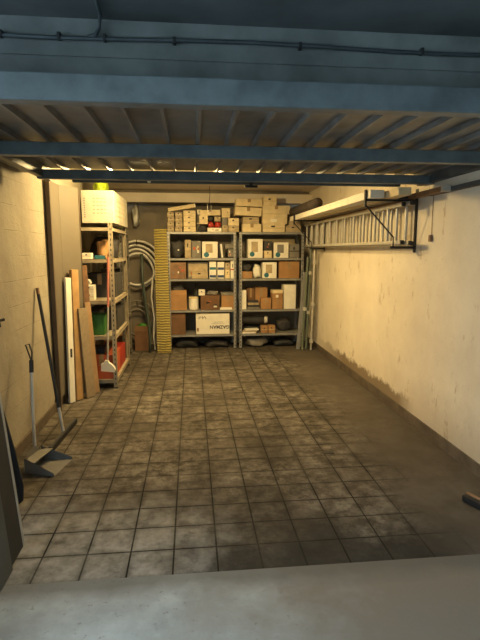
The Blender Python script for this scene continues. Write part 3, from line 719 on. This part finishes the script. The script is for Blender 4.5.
# squeegee / floor wiper
def rod(bm, a, b_, r, n=10): return tube(bm, [a, b_], r, n)
sq = thing('floor_squeegee', 'black-handled floor squeegee leaning against the left wall', 'squeegee', (0,0,0))
A_, B_ = Vector((-.985, 3.60, .03)), Vector((-1.182, 3.83, 1.11))
P = lambda k: A_.lerp(B_, k)
obj('pole', rod(NB(), P(.17), P(.96), .0125), SLOT, sq); obj('metal_socket', rod(NB(), P(0), P(.19), .012), ALU, sq)
obj('wooden_tip', rod(NB(), P(.955), P(1.0), .013), BROWNW, sq)
d0, d1 = Vector((-1.00, 3.30, .02)), Vector((-.965, 3.88, .02))
sb = NB(); dd = (d1-d0).normalized(); ang = math.atan2(dd.y, dd.x)
mt = Matrix.Translation((d0+d1)/2) @ Matrix.Rotation(ang, 4, 'Z')
Lh = (d1-d0).length/2
obj('head_bar', bx(NB(), -Lh, Lh, -.010, .010, .0, .022, mat=mt, bev=.003), DARKG, sq)
obj('rubber_blade', bx(NB(), -Lh, Lh, -.020, -.013, -.019, .02, mat=mt), SLOT, sq)

# ------------------------------------------------------------------ leaning sheets at the left front
def sheet(name, label, y0, y1, xb, xt, h, th, m, me=None, cat='board'):
    a = math.atan2(xb-xt, h); s = thing(name, label, cat, (xb, y0, .002), rot=(0, -a, 0))
    obj('sheet', B(-th, 0, .0, y1-y0, 0, h, bev=.003), m, s)
    if me: obj('end_edge', B(-th-.001, .0015, y1-y0-.022, y1-y0+.001, 0, h+.001), me, s)
    return s
sheet('painted_sheet', 'blue-grey painted panel leaning at the left front, nearest the camera', 1.25, 2.03, -.802, -.90, 1.25, .012, GREYP)
sheet('painted_sheet', 'panel with a pale edge strip leaning behind the blue-grey front panel', 1.45, 2.22, -.815, -.915, 1.22, .022, DARKG, WGREY)
# folded dark parasol / cover leaning behind
cv = thing('folded_parasol', 'closed dark navy parasol leaning behind the pale-edged panel', 'parasol', (-1.0, 2.56, .0), rot=(0, -.10, 0))
nb = NB(); N_ = 16; rings = []
for zf, rx in ((0.0,.035),(.03,.07),(.12,.085),(.35,.075),(.6,.055),(.8,.035),(.95,.022),(1.0,.012)):
    ring = []
    for k in range(N_*2):
        a = math.pi*k/N_; rr = rx*(1.0 if k % 4 < 2 else .78)
        ring.append(nb.verts.new((rr*math.cos(a), rr*math.sin(a), .01+zf*.88)))
    rings.append(ring)
for A2, B2 in zip(rings, rings[1:]):
    for k in range(N_*2): nb.faces.new((A2[k], A2[(k+1)%(2*N_)], B2[(k+1)%(2*N_)], B2[k]))
nb.faces.new(rings[0][::-1]); nb.faces.new(rings[-1])
obj('folded_canopy', nb, M('dark_navy_fabric', (.010,.013,.020), .85), cv, smooth=True)
obj('shaft', tube(NB(), [(0,0,.88),(0,0,.96)], .008, 8), SLOT, cv)
hk = thing('wall_hook', 'small black hook on the left wall near the picture edge', 'hook', (XL, 2.93, .955))
obj('back_plate', B(0, .006, -.02, .02, -.03, .03, bev=.002), SLOT, hk)
obj('hook_arm', tube(NB(), [(.004,0,-.02),(.04,.0,-.02),(.07,0,.0),(.065,0,.03),(.085,.03,.035)], .009, 8), SLOT, hk)

# ------------------------------------------------------------------ ladder and rack on the right wall
LY0, LY1 = 3.56, 6.95
def ladder(x, y0, y1, z0, z1, label, first, pitch_=.28):
    l = thing('ladder', label, 'ladder', (x, y0, z0))
    for z in (0, z1-z0): 
        st = obj('stile', B(-.012, .012, 0, y1-y0, z-.028 if z else 0, z if z else .028, bev=.003), ALU, l)
        for e in (-.01, y1-y0-.01): obj('end_cap', B(-.014, .014, e, e+.02, (z-.03) if z else -.002, (z+.002) if z else .030, bev=.003), SLOT, st)
    y = first
    while y < y1-y0-.05:
        obj('rung', B(-.010, .010, y-.015, y+.015, .028, z1-z0-.028, bev=.004), ALU, l); y += pitch_
    return l
ladder(1.69, LY0+.02, LY1, 1.435, 1.77, 'aluminium ladder hung sideways on the right wall, section closest to the wall', .13)
ladder(1.655, LY0-.02, LY1-.05, 1.440, 1.765, 'aluminium ladder hung sideways on the right wall, middle section', .263)
ladder(1.620, LY0+.05, LY1-.12, 1.445, 1.76, 'aluminium ladder hung sideways on the right wall, section facing the room', .286)
for k, y in enumerate((3.69, 6.3)):
    bk = thing('wall_bracket', ('black steel wall bracket at the near end of the ladders', 'black steel wall bracket at the far end of the ladders')[k], 'bracket', (XR, y, 0))
    obj('wall_plate', B(-.006, 0, -.02, .02, 1.38, 1.87), SLOT, bk)
    obj('top_arm', B(-.42, -.004, -.012, .012, 1.774, 1.789), SLOT, bk)
    obj('tip', B(-.425, -.41, -.012, .012, 1.73, 1.86), SLOT, bk)
    obj('lower_arm', B(-.20, -.004, -.012, .012, 1.41, 1.43), SLOT, bk)
    obj('diagonal_strap', tube(NB(), [(-.41, 0, 1.74), (-.18, 0, 1.50), (-.18, 0, 1.425)], .006, 8), SLOT, bk)
# stored lengths on the brackets
def length(name, label, x0, x1, y0, y1, z0, z1, m, cat, bev=.004, cap=None):
    o = obj(name, B(0, x1-x0, 0, y1-y0, 0, z1-z0, bev=bev), m, None, loc=(x0, y0, z0)); tag(o, label, cat)
    if cap: obj('end_cap', B(-.002, x1-x0+.002, -.012, .02, -.001, z1-z0+.002), cap, o)
    return o
length('white_plank', 'long white board lying on the wall brackets above the ladders, outermost one', 1.36, 1.47, 3.62, 6.64, 1.790, 1.852, WHITE, 'plank', cap=None)
length('white_plank', 'long cream board lying on the brackets next to the outermost white board', 1.485, 1.58, 3.40, 6.6, 1.790, 1.845, CREAM, 'plank')
length('brown_batten', 'dusty brown batten lying on the brackets closest to the right wall', 1.68, 1.735, 3.15, 6.4, 1.790, 1.825, BROWNW, 'batten', cap=ALU)
length('metal_profile', 'grey metal profile lying on the brackets between cream board and brown batten', 1.60, 1.66, 3.64, 6.8, 1.790, 1.850, ALU, 'profile', cap=SLOT)
rl = thing('rolled_cover', 'dark rolled cover lying on the white boards near the back wall', 'roll', (1.42, 5.4, 1.922))
obj('roll', tube(NB(), [(0,0,0),(.02,.6,0),(.0,1.3,0)], [.06,.068,.06], 14), M('dark_brown_fabric', (.06,.045,.035), .85), rl, smooth=True)
obj('tie_strap', tube(NB(), [(.012,.3,0),(.012,.33,0)], .067, 14), SLOT, rl); obj('tie_strap', tube(NB(), [(.012,.95,0),(.010,.98,0)], .068, 14), SLOT, rl)
# hanging wire on the wall beside the ladder
wr = thing('wall_cable', 'thin brown cable hanging down the right wall to a small plug', 'cable', (XR, 3.42, 1.80))
obj('nail', tube(NB(), [(0,0,0),(-.02,0,0)], .006, 8), SLOT, wr); obj('cable', tube(NB(), [(-.006,0,0),(-.006,.003,-.15),(-.006,-.003,-.30)], .0025, 6), BROWNW, wr)
obj('plug', B(-.024, -.002, -.014, .014, -.34, -.29, bev=.004), BROWNW, wr)

# ------------------------------------------------------------------ small things on the floor
tag(obj('floor_drain', B(.895, .97, 3.08, 3.125, 0, .004, bev=.001), SLOT, None), 'small dark slot cover in the tiled floor toward the right', 'drain')
bw = thing('push_broom', 'black push broom with a brown wooden back at the right edge of the picture', 'broom', (1.572, 2.28, 0), -1.2)
obj('bristles', B(-.13, .13, -.032, 0, .002, .04, bev=.006), SLOT, bw)
obj('wooden_back', B(-.13, .13, 0, .016, 0, .048, bev=.004), BROWNW, bw)
obj('pole_socket', tube(NB(), [(0,.02,.03),(0,.06,.07)], .016, 10), ALU, bw)
obj('pole', tube(NB(), [(0,.05,.06),(.02,.13,.5),(.05,.155,1.2)], .012, 10), BROWNW, bw)
